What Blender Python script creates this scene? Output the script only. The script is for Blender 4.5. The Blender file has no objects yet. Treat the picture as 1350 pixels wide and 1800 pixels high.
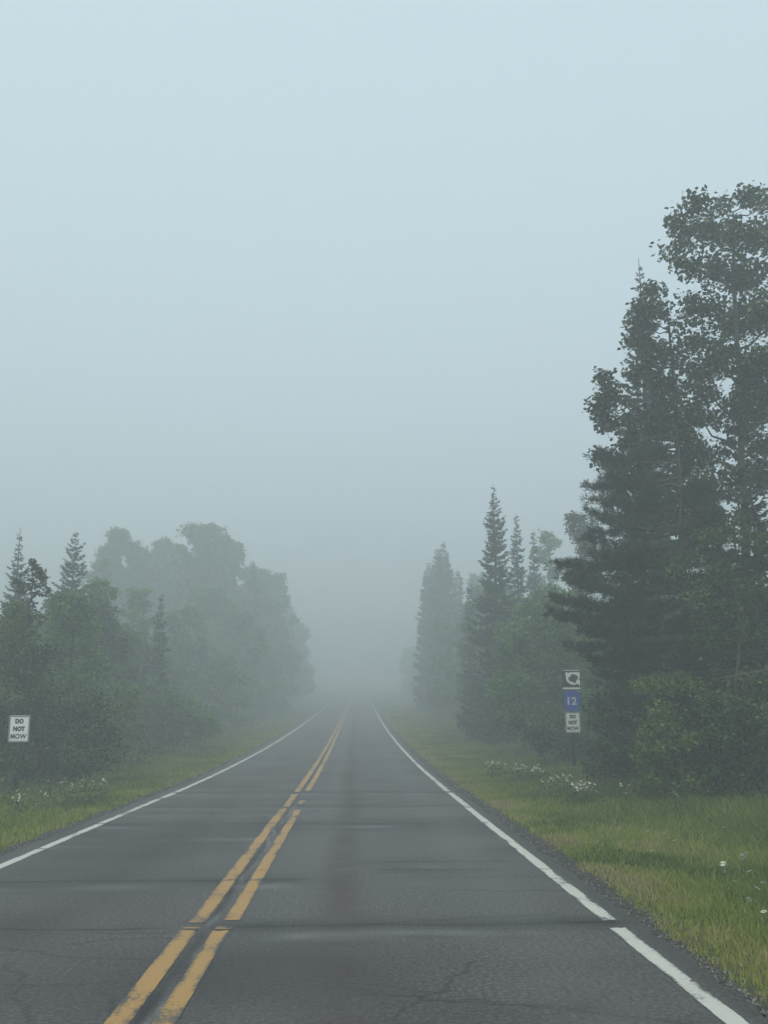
import bpy, math
import numpy as np
from mathutils import Matrix, Vector

S = bpy.context.scene
COL = S.collection
R = math.radians
RNG = np.random.default_rng(7)

# ------------------------------------------------------------------ camera, world, sun, exposure
F = 1800.0                                   # focal length in photo pixels (1350 x 1800)
PITCH, YAW = math.atan(0.2), -math.atan(55 / 1800 * math.cos(math.atan(0.2)))
CAMZ = 1.6
cam = bpy.data.cameras.new('camera')
cam.sensor_fit = 'VERTICAL'
cam.sensor_height = 36.0
cam.lens = 36.0
cam.clip_end = 3000
cam.clip_start = 0.05
camo = bpy.data.objects.new('camera', cam)
COL.objects.link(camo)
camo.location = (0, 0, CAMZ)
camo.rotation_euler = (R(90) + PITCH, 0, YAW)
S.camera = camo

W = bpy.data.worlds.new('World')
S.world = W
W.use_nodes = True
nt = W.node_tree
nt.nodes.clear()
wo = nt.nodes.new('ShaderNodeOutputWorld')
sky = nt.nodes.new('ShaderNodeTexSky')
sky.sky_type = 'NISHITA'
sky.sun_disc = False
sky.sun_elevation = R(50)
sky.sun_rotation = R(200)
sky.dust_density = 6.0
sky.air_density = 1.0
b1 = nt.nodes.new('ShaderNodeBackground')
b1.inputs[1].default_value = 0.05
nt.links.new(sky.outputs[0], b1.inputs[0])
b2 = nt.nodes.new('ShaderNodeBackground')     # the even cloud layer above the fog
b2.inputs[0].default_value = (0.60, 0.728, 0.762, 1)
b2.inputs[1].default_value = 0.67
ad = nt.nodes.new('ShaderNodeAddShader')
nt.links.new(b1.outputs[0], ad.inputs[0])
nt.links.new(b2.outputs[0], ad.inputs[1])
nt.links.new(ad.outputs[0], wo.inputs[0])

sun = bpy.data.lights.new('sun', 'SUN')
sun.energy = 0.5
sun.angle = R(40)
sun.color = (1.0, 0.985, 0.95)
suno = bpy.data.objects.new('sun', sun)
COL.objects.link(suno)
suno.rotation_euler = (R(40), 0, R(200) * -1 + R(180))

S.view_settings.view_transform = 'Standard'
S.view_settings.look = 'None'
S.view_settings.gamma = 1
S.view_settings.exposure = 0.6
S.cycles.volume_bounces = 2
S.cycles.max_bounces = 6
S.cycles.diffuse_bounces = 3
S.cycles.use_denoising = True

# ------------------------------------------------------------------ measuring helpers
def ray(px, py):
    v = Vector(((px - 675) / F, (900 - py) / F, -1.0))
    m = camo.rotation_euler.to_matrix()
    return m @ v

def at(px, py, Y):
    d = ray(px, py)
    t = Y / d.y
    return Vector((d.x * t, Y, CAMZ + d.z * t))

def road_z(Y):
    t = np.clip(np.asarray(Y, float) - 22, 0, 400)
    return 0.00062 * t * t / (1 + 0.014 * t)

def road_x(Y):
    return 0.00003 * np.clip(np.asarray(Y, float), 0, 300) ** 2

_lat = np.random.default_rng(3).random((256, 256))
def noise(x, y, s=1.0, o=0):
    x = np.asarray(x, float) * s + 17.3 * (o + 1)
    y = np.asarray(y, float) * s + 41.7 * (o + 1)
    xi = np.floor(x).astype(int); yi = np.floor(y).astype(int)
    fx = x - xi; fy = y - yi
    fx = fx * fx * (3 - 2 * fx); fy = fy * fy * (3 - 2 * fy)
    a = _lat[xi % 256, yi % 256]; b = _lat[(xi + 1) % 256, yi % 256]
    c = _lat[xi % 256, (yi + 1) % 256]; d = _lat[(xi + 1) % 256, (yi + 1) % 256]
    return (a * (1 - fx) + b * fx) * (1 - fy) + (c * (1 - fx) + d * fx) * fy

def fbm(x, y, s=1.0, o=0, n=3):
    v = 0; a = 0.5; t = 0
    for k in range(n):
        v = v + a * noise(x, y, s * 2 ** k, o + k); t += a; a *= .5
    return v / t

XL, XR = -4.12, 2.29                         # pavement edges
def ground_z(x, y):
    x = np.asarray(x, float); y = np.asarray(y, float)
    xr = x - road_x(y)
    z = road_z(y)
    dr = np.clip(xr - XR, 0, None); dl = np.clip(XL - xr, 0, None)
    ds = lambda d, a: -a * np.clip(d / 1.6, 0, 1) ** 1.3
    z = z - 0.035 + ds(dr, 0.10) + ds(dl, 0.16)
    z = z - 0.16 * np.exp(-((dl - 4.0) / 1.5) ** 2) + 0.05 * np.clip((dr - 3) / 2, 0, 1)
    off = np.clip(np.maximum(dr, dl) / 1.5, 0, 1)
    return z + off * 0.10 * (fbm(x, y, .6, 5) - .5)

def on_ground(px, py):
    d = ray(px, py)
    for t in np.arange(3, 200, .02):
        if CAMZ + d.z * t < ground_z(d.x * t, d.y * t):
            break
    return d.x * t, d.y * t

# ------------------------------------------------------------------ mesh helpers
class Acc:
    def __init__(s):
        s.v = []; s.f = []; s.t = []; s.n = 0; s.m = []
    def add(s, v, f, tone=0.5, mi=0):
        v = np.asarray(v, np.float32).reshape(-1, 3)
        f = np.asarray(f, np.int32)
        s.v.append(v); s.f.append(f + s.n)
        s.t.append(np.broadcast_to(np.asarray(tone, np.float32), (len(v),)).copy())
        s.m.append(np.full(len(f), mi, np.int32))
        s.n += len(v)
    def mesh(s, name, mats, smooth=False):
        me = bpy.data.meshes.new(name)
        v = np.concatenate(s.v)
        me.vertices.add(len(v)); me.vertices.foreach_set('co', v.ravel())
        loops = np.concatenate([f.ravel() for f in s.f])
        tot = np.concatenate([np.full(len(f), f.shape[1], np.int32) for f in s.f])
        start = np.concatenate([[0], np.cumsum(tot)[:-1]]).astype(np.int32)
        me.loops.add(len(loops)); me.loops.foreach_set('vertex_index', loops)
        me.polygons.add(len(tot)); me.polygons.foreach_set('loop_start', start)
        me.polygons.foreach_set('material_index', np.concatenate(s.m))
        if smooth: me.polygons.foreach_set('use_smooth', np.ones(len(tot), bool))
        a = me.attributes.new('tone', 'FLOAT', 'POINT')
        a.data.foreach_set('value', np.concatenate(s.t))
        for m in (mats if isinstance(mats, (list, tuple)) else [mats]): me.materials.append(m)
        me.update(); me.validate()
        return me
    def build(s, name, mats, parent=None, smooth=False):
        return link(name, s.mesh(name, mats, smooth), parent)

def link(name, me, parent=None):
    o = bpy.data.objects.new(name, me); COL.objects.link(o)
    if parent: o.parent = parent
    return o

def tag(o, label=None, cat=None, group=None, kind=None):
    if label: o['label'] = label
    if cat: o['category'] = cat
    if group: o['group'] = group
    if kind: o['kind'] = kind
    return o

def empty(name, loc, label, cat, group=None, rz=0.0):
    o = bpy.data.objects.new(name, None); COL.objects.link(o)
    o.location = loc; o.rotation_euler = (0, 0, rz)
    return tag(o, label, cat, group)

def box(acc, x0, x1, y0, y1, z0, z1, tone=.5, mi=0):
    v = [(x0,y0,z0),(x1,y0,z0),(x1,y1,z0),(x0,y1,z0),(x0,y0,z1),(x1,y0,z1),(x1,y1,z1),(x0,y1,z1)]
    acc.add(v, [(0,3,2,1),(4,5,6,7),(0,1,5,4),(1,2,6,5),(2,3,7,6),(3,0,4,7)], tone, mi)

def tube(acc, pts, r0, r1, sides=6, tone=.5, power=1.0):
    pts = np.asarray(pts, float); n = len(pts)
    d = np.gradient(pts, axis=0); d /= np.linalg.norm(d, axis=1)[:, None] + 1e-9
    ref = np.array([0.31, 0.87, 0.15]) if abs(d[0][2]) > .5 else np.array([0.1, 0.1, 1.0])
    u = np.cross(d, ref); u /= np.linalg.norm(u, axis=1)[:, None]
    w = np.cross(d, u)
    rr = r0 + (r1 - r0) * np.linspace(0, 1, n) ** power
    a = np.linspace(0, 2 * np.pi, sides, endpoint=False)
    ring = pts[:, None] + rr[:, None, None] * (np.cos(a)[None, :, None] * u[:, None] + np.sin(a)[None, :, None] * w[:, None])
    f = []
    for i in range(n - 1):
        for k in range(sides):
            f.append((i*sides+k, i*sides+(k+1) % sides, (i+1)*sides+(k+1) % sides, (i+1)*sides+k))
    acc.add(ring.reshape(-1, 3), f, tone)

def curve_pts(a, b, sag=0.0, n=6, wob=0.0, rng=RNG):
    a = np.asarray(a, float); b = np.asarray(b, float)
    t = np.linspace(0, 1, n)[:, None]
    p = a + (b - a) * t
    p[:, 2] += sag * 4 * (t * (1 - t))[:, 0]
    if wob: p[1:-1] += rng.normal(0, wob, (n - 2, 3))
    return p

def rhombs(acc, c, d, n, L, wd, tone, mi=0):
    """leaf faces: base point c, direction d, rough normal n, length L, half width wd"""
    d = d / (np.linalg.norm(d, axis=1)[:, None] + 1e-9)
    u = np.cross(d, n); u /= np.linalg.norm(u, axis=1)[:, None] + 1e-9
    L = np.broadcast_to(L, (len(c),))[:, None]; wd = np.broadcast_to(wd, (len(c),))[:, None]
    v = np.stack([c, c + d * L * .45 + u * wd, c + d * L, c + d * L * .45 - u * wd], 1)
    f = np.arange(len(c) * 4).reshape(-1, 4)
    acc.add(v.reshape(-1, 3), f, np.repeat(np.broadcast_to(tone, (len(c),)), 4), mi)

# ------------------------------------------------------------------ materials
def new_mat(name):
    m = bpy.data.materials.new(name); m.use_nodes = True
    t = m.node_tree; t.nodes.clear()
    o = t.nodes.new('ShaderNodeOutputMaterial')
    return m, t, o

def ramp(t, fac, stops):
    r = t.nodes.new('ShaderNodeValToRGB')
    e = r.color_ramp.elements
    while len(e) < len(stops): e.new(0.5)
    for i, (p, c) in enumerate(stops):
        e[i].position = p; e[i].color = (*c, 1)
    t.links.new(fac, r.inputs[0])
    return r.outputs[0]

def attr(t, name='tone'):
    a = t.nodes.new('ShaderNodeAttribute'); a.attribute_name = name
    return a.outputs['Fac']

def tex(t, scale, detail=3, rough=.6, mapping=None):
    n = t.nodes.new('ShaderNodeTexNoise'); n.inputs['Scale'].default_value = scale
    n.inputs['Detail'].default_value = detail; n.inputs['Roughness'].default_value = rough
    c = t.nodes.new('ShaderNodeTexCoord')
    if mapping:
        m = t.nodes.new('ShaderNodeMapping'); m.inputs['Scale'].default_value = mapping
        t.links.new(c.outputs['Object'], m.inputs[0]); t.links.new(m.outputs[0], n.inputs['Vector'])
    else:
        t.links.new(c.outputs['Object'], n.inputs['Vector'])
    return n.outputs['Fac']

def mathn(t, op, a, b, clamp=False):
    n = t.nodes.new('ShaderNodeMath'); n.operation = op; n.use_clamp = clamp
    for i, x in enumerate((a, b)):
        if isinstance(x, (int, float)): n.inputs[i].default_value = x
        else: t.links.new(x, n.inputs[i])
    return n.outputs[0]

def mixc(t, fac, a, b):
    n = t.nodes.new('ShaderNodeMix'); n.data_type = 'RGBA'
    ins = [n.inputs[0], n.inputs[6], n.inputs[7]]
    for i, x in zip(ins, (fac, a, b)):
        if isinstance(x, (int, float)): i.default_value = x
        elif isinstance(x, tuple): i.default_value = (*x, 1)
        else: t.links.new(x, i)
    return n.outputs[2]

def leaf_mat(name, stops, trans=.3):
    m, t, o = new_mat(name)
    c = ramp(t, attr(t), stops)
    d = t.nodes.new('ShaderNodeBsdfPrincipled')
    d.inputs['Roughness'].default_value = .55
    d.inputs['Specular IOR Level'].default_value = .3
    t.links.new(c, d.inputs['Base Color'])
    tr = t.nodes.new('ShaderNodeBsdfTranslucent'); t.links.new(c, tr.inputs[0])
    mx = t.nodes.new('ShaderNodeMixShader'); mx.inputs[0].default_value = trans
    t.links.new(d.outputs[0], mx.inputs[1]); t.links.new(tr.outputs[0], mx.inputs[2])
    t.links.new(mx.outputs[0], o.inputs[0])
    return m

def flat_mat(name, col, rough=.5, metal=0, var=0.0, scale=20):
    m, t, o = new_mat(name)
    p = t.nodes.new('ShaderNodeBsdfPrincipled')
    p.inputs['Roughness'].default_value = rough; p.inputs['Metallic'].default_value = metal
    if var:
        c = mixc(t, tex(t, scale), tuple(x * (1 - var) for x in col), tuple(min(1, x * (1 + var)) for x in col))
        t.links.new(c, p.inputs['Base Color'])
    else: p.inputs['Base Color'].default_value = (*col, 1)
    t.links.new(p.outputs[0], o.inputs[0])
    return m

M = {}
M['maple'] = leaf_mat('maple_leaf', [(0, (.012, .028, .010)), (.5, (.034, .064, .020)), (1, (.16, .23, .075))], .2)
M['aspen'] = leaf_mat('aspen_leaf', [(0, (.030, .085, .014)), (.5, (.105, .225, .040)), (1, (.26, .40, .10))], .3)
M['bright'] = leaf_mat('hazel_leaf', [(0, (.045, .095, .018)), (.5, (.13, .22, .045)), (1, (.28, .36, .11))], .35)
M['dark'] = leaf_mat('alder_leaf', [(0, (.012, .030, .009)), (.5, (.036, .080, .020)), (1, (.20, .29, .08))], .25)
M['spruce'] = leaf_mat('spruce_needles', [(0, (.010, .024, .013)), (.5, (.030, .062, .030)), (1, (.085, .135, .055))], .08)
M['pine'] = leaf_mat('pine_needles', [(0, (.011, .022, .014)), (.45, (.024, .042, .025)), (1, (.14, .18, .11))], .12)
M['grass'] = leaf_mat('grass_blades', [(0, (.050, .095, .010)), (.3, (.155, .235, .026)), (.55, (.29, .325, .055)), (.75, (.30, .28, .11)), (1, (.42, .34, .20))], .35)
M['petal'] = leaf_mat('white_petals', [(0, (.62, .66, .58)), (1, (.85, .87, .8))], .3)
M['eye'] = flat_mat('flower_eye', (.55, .36, .03), .7)
M['stem'] = leaf_mat('flower_stem', [(0, (.05, .09, .025)), (1, (.09, .14, .05))], .2)
M['mixed'] = leaf_mat('sapling_leaf', [(0, (.014, .036, .010)), (.5, (.06, .115, .028)), (1, (.20, .28, .08))], .28)
M['bark'] = flat_mat('grey_brown_bark', (.055, .048, .042), .9, 0, .35, 9)
M['deadwood'] = flat_mat('bleached_deadwood', (.13, .122, .105), .9, 0, .3, 9)

def road_material():
    m, t, o = new_mat('wet_asphalt')
    grain = tex(t, 30, 5, .8)
    blot = tex(t, .9, 4, .6)
    mid = tex(t, 7, 4, .7)
    c = ramp(t, grain, [(.37, (.014, .013, .012)), (.5, (.070, .066, .061)), (.63, (.215, .20, .180))])
    c = mixc(t, mathn(t, 'MULTIPLY', blot, .45), c, (.060, .056, .052))
    c = mixc(t, ramp(t, mid, [(.42, (0, 0, 0)), (.66, (.45, .45, .45))]), c, (.115, .116, .116))
    c = mixc(t, attr(t, 'tar'), c, (.006, .006, .006))
    c = mixc(t, attr(t, 'pale'), c, (.24, .245, .245))
    c = mixc(t, attr(t, 'rust'), c, (.060, .046, .038))
    p = t.nodes.new('ShaderNodeBsdfPrincipled')
    t.links.new(c, p.inputs['Base Color'])
    rg = mathn(t, 'ADD', mathn(t, 'MULTIPLY', mid, .25), .50)
    rg = mathn(t, 'ADD', rg, mathn(t, 'MULTIPLY', attr(t, 'rust'), .25))
    t.links.new(rg, p.inputs['Roughness'])
    p.inputs['Specular IOR Level'].default_value = .3
    b = t.nodes.new('ShaderNodeBump'); b.inputs['Strength'].default_value = .5; b.inputs['Distance'].default_value = .01
    t.links.new(mathn(t, 'ADD', grain, mathn(t, 'MULTIPLY', mid, .5)), b.inputs['Height']); t.links.new(b.outputs[0], p.inputs['Normal'])
    t.links.new(p.outputs[0], o.inputs[0])
    return m

def paint_material(name, col, thin):
    """worn road paint: attribute 'tone' is local wear, the noise eats speckles out of it"""
    m, t, o = new_mat(name)
    n1 = tex(t, 26, 5, .85); n2 = tex(t, 5, 4, .7, (1, .45, 1))
    wear = mathn(t, 'ADD', mathn(t, 'MULTIPLY', n1, .55), mathn(t, 'MULTIPLY', n2, .45))
    wear = mathn(t, 'ADD', wear, mathn(t, 'MULTIPLY', attr(t), .5))
    f = ramp(t, wear, [(thin, (0, 0, 0)), (thin + .10, (1, 1, 1))])
    dirt = mixc(t, n2, tuple(x * .72 for x in col), col)
    c = mixc(t, f, dirt, (.06, .058, .052))
    p = t.nodes.new('ShaderNodeBsdfPrincipled'); t.links.new(c, p.inputs['Base Color'])
    p.inputs['Roughness'].default_value = .55
    b = t.nodes.new('ShaderNodeBump'); b.inputs['Strength'].default_value = .4; b.inputs['Distance'].default_value = .006
    t.links.new(n1, b.inputs['Height']); t.links.new(b.outputs[0], p.inputs['Normal'])
    t.links.new(p.outputs[0], o.inputs[0])
    return m

def ground_material():
    m, t, o = new_mat('verge_soil_and_moss')
    n = tex(t, 3.0, 6, .7); g = tex(t, 60, 4, .8)
    c = ramp(t, n, [(.3, (.035, .055, .018)), (.5, (.06, .085, .028)), (.7, (.10, .095, .045))])
    gr = ramp(t, g, [(.3, (.022, .021, .020)), (.55, (.05, .047, .044)), (.8, (.13, .125, .115))])
    c = mixc(t, attr(t, 'gravel'), c, gr)
    p = t.nodes.new('ShaderNodeBsdfPrincipled'); t.links.new(c, p.inputs['Base Color'])
    p.inputs['Roughness'].default_value = .9
    b = t.nodes.new('ShaderNodeBump'); b.inputs['Strength'].default_value = .8; b.inputs['Distance'].default_value = .02
    t.links.new(g, b.inputs['Height']); t.links.new(b.outputs[0], p.inputs['Normal'])
    t.links.new(p.outputs[0], o.inputs[0])
    return m

# ------------------------------------------------------------------ ground, road, markings
def grid_mesh(name, X, Y, Z, mat, attrs):
    ny, nx = X.shape
    v = np.stack([X, Y, Z], -1).reshape(-1, 3)
    i = np.arange(ny - 1)[:, None] * nx + np.arange(nx - 1)[None]
    f = np.stack([i, i + 1, i + nx + 1, i + nx], -1).reshape(-1, 4)
    acc = Acc(); acc.add(v, f, attrs.get('tone', np.full(X.shape, .5)).ravel())
    me = acc.mesh(name, mat, True)
    for k, a in attrs.items():
        if k == 'tone': continue
        at_ = me.attributes.new(k, 'FLOAT', 'POINT'); at_.data.foreach_set('value', np.asarray(a, np.float32).ravel())
    return me

def geo_rows(y0, y1, k, mn=.012):
    r = [y0]
    while r[-1] < y1: r.append(r[-1] + max(mn, k * r[-1]))
    return np.array(r)

xs = np.concatenate([-np.geomspace(300, 9.2, 26), np.arange(-9, 9.01, .12), np.geomspace(9.2, 300, 26)])
ys = np.concatenate([np.linspace(-60, 2, 40), geo_rows(2.3, 560, .012, .08)])
gx, gy = np.meshgrid(xs, ys)
xr = gx - road_x(gy)
dr = xr - XR; dl = XL - xr
dd = np.maximum(dr, dl)
gw = np.where(dr > dl, .12 + .30 * np.clip((gy - 6) / 8, 0, 1) * (.5 + fbm(gx * 0, gy, .35, 2)), .45)
gravel = np.clip((gw + .25 * (fbm(gx, gy, 2.5, 8) - .5) - dd) / .18, 0, 1)
me = grid_mesh('ground', gx, gy, ground_z(gx, gy), ground_material(), {'gravel': gravel})
tag(link('ground', me), kind='structure', label='mossy roadside ground with a gravel shoulder')

# transverse joints: distance, x from, x to, half width, darkness
JOINTS = [(8.42, -4.2, -1.3, .035, .9), (8.50, -1.3, 2.4, .045, .95), (8.05, -.8, 1.5, .10, .25), (10.78, -4.2, -.2, .06, .85),
          (10.9, .2, 2.4, .05, .3), (11.45, .1, 1.7, .07, .7), (12.05, -.1, 2.0, .07, .55), (13.9, -4.2, -1.2, .07, .4), (14.7, -3.9, -1.0, .09, .5),
          (16.35, -4.0, 1.55, .10, .8), (16.9, -.9, 2.4, .07, .35), (18.2, -4.2, -1.0, .10, .5), (19.4, -3.9, 2.3, .10, .75),
          (21.0, -4.0, .6, .12, .5), (22.9, -4.1, 2.4, .13, .95), (26, -4, 2.3, .13, .35), (29.5, -3.8, 2.2, .16, .45),
          (33, -4, 2.2, .15, .3), (37, -4, 2.2, .2, .45), (42, -4, 2.2, .2, .3), (48, -4, 2.2, .25, .4), (56, -4, 2.2, .3, .3), (6.1, .6, 1.5, .02, .2)]
px_ = np.linspace(XL, XR, 215)
py_ = np.concatenate([np.arange(-58, 3.0, .8), geo_rows(3.05, 560, .0035, .014)])
rx, ry = np.meshgrid(px_, py_)
tar = np.zeros_like(rx); pale = np.zeros_like(rx)
for i, (Y, x0, x1, w, s) in enumerate(JOINTS):
    yc = Y + .02 * (rx + 1) * 0.6 + (fbm(rx, rx * 0 + i * 7.1, 1.2, i, 6) - .5) * .17 * (Y / 9)
    end = np.clip((rx - x0) / .35, 0, 1) * np.clip((x1 - rx) / .35, 0, 1)
    wv = w * (.15 + 1.1 * fbm(rx, rx * 0, 2.3, i + 3))
    core = np.clip(1.5 - np.abs(ry - yc) / wv, 0, 1) * min(1, s * 1.25)
    halo = np.exp(-((ry - yc) / (w * 4 + .10)) ** 2) * s * .62 * (.3 + .9 * noise(rx, ry, 1.1, i))
    tar = np.maximum(tar, (np.maximum(core * 1.0, halo)) * end)
    nearside = np.exp(-((ry - yc + w * 3 + .22) / .16) ** 2)
    pale = np.maximum(pale, nearside * end * .6 * s * np.clip(fbm(rx, ry, 1.3, i + 9) * 2.4 - .9, 0, 1))
crk = np.random.default_rng(77)
for q in range(26):
    Y0 = math.exp(crk.uniform(math.log(5), math.log(22))); X0 = crk.uniform(-3.9, 2.0); a = crk.uniform(-.5, .5) + (1.57 if q % 3 == 0 else 0); L = crk.uniform(.4, 1.5)
    m = (np.abs(rx - X0) < L) & (np.abs(ry - Y0) < L)
    u = (rx[m] - X0) * math.cos(a) + (ry[m] - Y0) * math.sin(a); w_ = -(rx[m] - X0) * math.sin(a) + (ry[m] - Y0) * math.cos(a)
    w_ = w_ + (fbm(u, u * 0 + q, 4, q) - .5) * .22
    tar[m] = np.maximum(tar[m], .75 * np.clip(1.3 - np.abs(w_) / (.012 + .0012 * Y0), 0, 1) * (np.abs(u) < L * .9))
# polished wheel paths, a sealed seam between the yellow stripes, an oily strip down the lane
for xc, a in ((-.35, .10), (1.35, .12), (-2.9, .08), (-1.9, .06)):
    pale = np.maximum(pale, a * np.exp(-((rx - xc) / .35) ** 2) * (.3 + fbm(rx, ry, .5, 21)))
seam = np.exp(-((rx + 1.125 + .015 * np.sin(ry * 1.3)) / .034) ** 2)
tar = np.maximum(tar, seam * .85 * (.4 + fbm(rx, ry, 2.0, 31)))
sw = -1.10 + .035 * np.sin(ry * 1.1) + .02 * np.sin(ry * 4.3)
pale = np.maximum(pale, .8 * np.exp(-((rx - sw) / .018) ** 2) * np.clip(fbm(rx, ry, 1.7, 51) * 3 - .9, 0, 1) * np.clip(20 - ry, 0, 1))
tar = np.maximum(tar, np.clip((rx - 2.10) / .1, 0, 1) * .35)
tar = np.maximum(tar, np.clip((-3.92 - rx) / .1, 0, 1) * .25)
tar = np.maximum(tar, .40 * np.exp(-((rx - 1.35 - .1 * np.sin(ry)) / .22) ** 2 - ((ry - 6.2) / .4) ** 2) * fbm(rx, ry, 7, 3) * 1.5)
tar = np.maximum(tar, .55 * np.clip(fbm(rx, ry, .45, 33) * 3 - 1.45, 0, 1))
nr = np.clip((9.5 - ry) / 3, 0, 1)
rust = np.exp(-(np.abs(rx + .08 - .04 * np.sin(ry * .4)) / (.20 + .22 * nr)) ** 2.4) * np.clip(.55 + .6 * fbm(rx * 2, ry, .5, 40), 0, 1) * (1 - .15 * nr)
rust = rust * np.clip(fbm(rx, ry, 3.5, 47) * 1.8 + .05, 0, 1)
rust = np.maximum(rust * .66, .35 * np.exp(-((rx + 2.4) / .8) ** 2) * fbm(rx, ry, .3, 44))
rz = road_z(ry) + .02 * (1 - ((rx - (XL + XR) / 2) / 3.2) ** 2) * 0
edge = np.zeros_like(rx); edge[:, 0] = (fbm(ry[:, 0], ry[:, 0] * 0, 3, 1) - .5) * .10; edge[:, -1] = (fbm(ry[:, 0], ry[:, 0] * 0, 3, 2) - .5) * .10
me = grid_mesh('road', rx + road_x(ry) + edge, ry, rz, road_material(), {'tar': tar, 'pale': pale, 'rust': rust})
road = tag(link('road', me), 'damp grey asphalt road with tarred cracks running into the fog', kind='structure')

def strip(acc, xc, w, y0, y1, dz=.004, cols=5, wob=.004, seed=0, cut=0.0):
    ys_ = geo_rows(y0, y1, .006, .02); ys_[-1] = y1
    ys_ = ys_[ys_ <= y1]
    u = np.linspace(-1, 1, cols)
    xx = xc + u[None] * w / 2 + ys_[:, None] * 0
    n = (fbm(ys_, ys_ * 0, 11, seed) - .5) * 3 * wob; n2 = (fbm(ys_, ys_ * 0, 11, seed + 5) - .5) * 3 * wob
    xx[:, 0] += n; xx[:, -1] += n2
    yy = ys_[:, None] + 0 * xx
    yy[0] += cut * (u); yy[-1] += (noise(u * 3, u * 0, 2, seed) - .5) * .05
    zz = road_z(yy) + dz
    v = np.stack([xx + road_x(yy), yy, zz], -1).reshape(-1, 3)
    ny, nx = xx.shape
    i = np.arange(ny - 1)[:, None] * nx + np.arange(nx - 1)[None]
    f = np.stack([i, i + 1, i + nx + 1, i + nx], -1).reshape(-1, 4)
    tone = np.clip(.16 + .35 * np.abs(u[None]) ** 3 * noise(xx, yy, 3, seed) + .30 * np.clip(fbm(xx * 3, yy, 1.6, seed) * 2 - .9, 0, 1), 0, 1)
    for (Yg, _, _, wg, sg) in JOINTS:
        tone = np.maximum(tone, .55 * sg * np.exp(-((yy - Yg) / (wg * 1.3)) ** 2))
    acc.add(v, f, tone.ravel())

yl = Acc(); yr = Acc(); wl = Acc(); wr = Acc()
for (a, b, x, s) in ((3.05, 8.32, -1.225, 0), (8.39, 8.44, -1.215, 1), (8.62, 18.9, -1.205, 2), (19.3, 22.3, -1.19, 4), (23.0, 240, -1.20, 5)):
    strip(yl, x - .02, .135, a, b, seed=s)
for (a, b, x, s) in ((3.05, 8.30, -.995, 10), (8.36, 8.45, -.985, 11), (8.72, 18.6, -.96, 12), (19.9, 20.7, -.985, 14), (23.4, 240, -1.0, 15)):
    strip(yr, x, .125, a, b, seed=s)
strip(yl, -1.225, .135, -50, 3.04, seed=20); strip(yr, -.995, .125, -50, 3.04, seed=21)
for (a, b, x, s) in ((-50, 8.32, 2.05, 30), (8.63, 19.0, 2.065, 31), (19.15, 22.7, 2.08, 33), (23.1, 26.8, 2.075, 34), (27.0, 30.6, 2.075, 38), (30.85, 260, 2.07, 35)):
    strip(wr, x, .125, a, b, seed=s, cut=.02, wob=.004)
for (a, b, x, s) in ((-50, 13.3, -3.83, 40), (13.36, 16.3, -3.83, 41), (16.4, 21.2, -3.84, 42), (21.4, 260, -3.82, 43)):
    strip(wl, x, .12, a, b, seed=s, wob=.004)
my = paint_material('worn_yellow_paint', (.48, .27, .068), .635)
mw = paint_material('worn_white_paint', (.66, .66, .58), .65)
yl.build('yellow_line', my, road); yr.build('yellow_line', my, road)
wr.build('edge_line', mw, road); wl.build('edge_line', mw, road)

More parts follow.
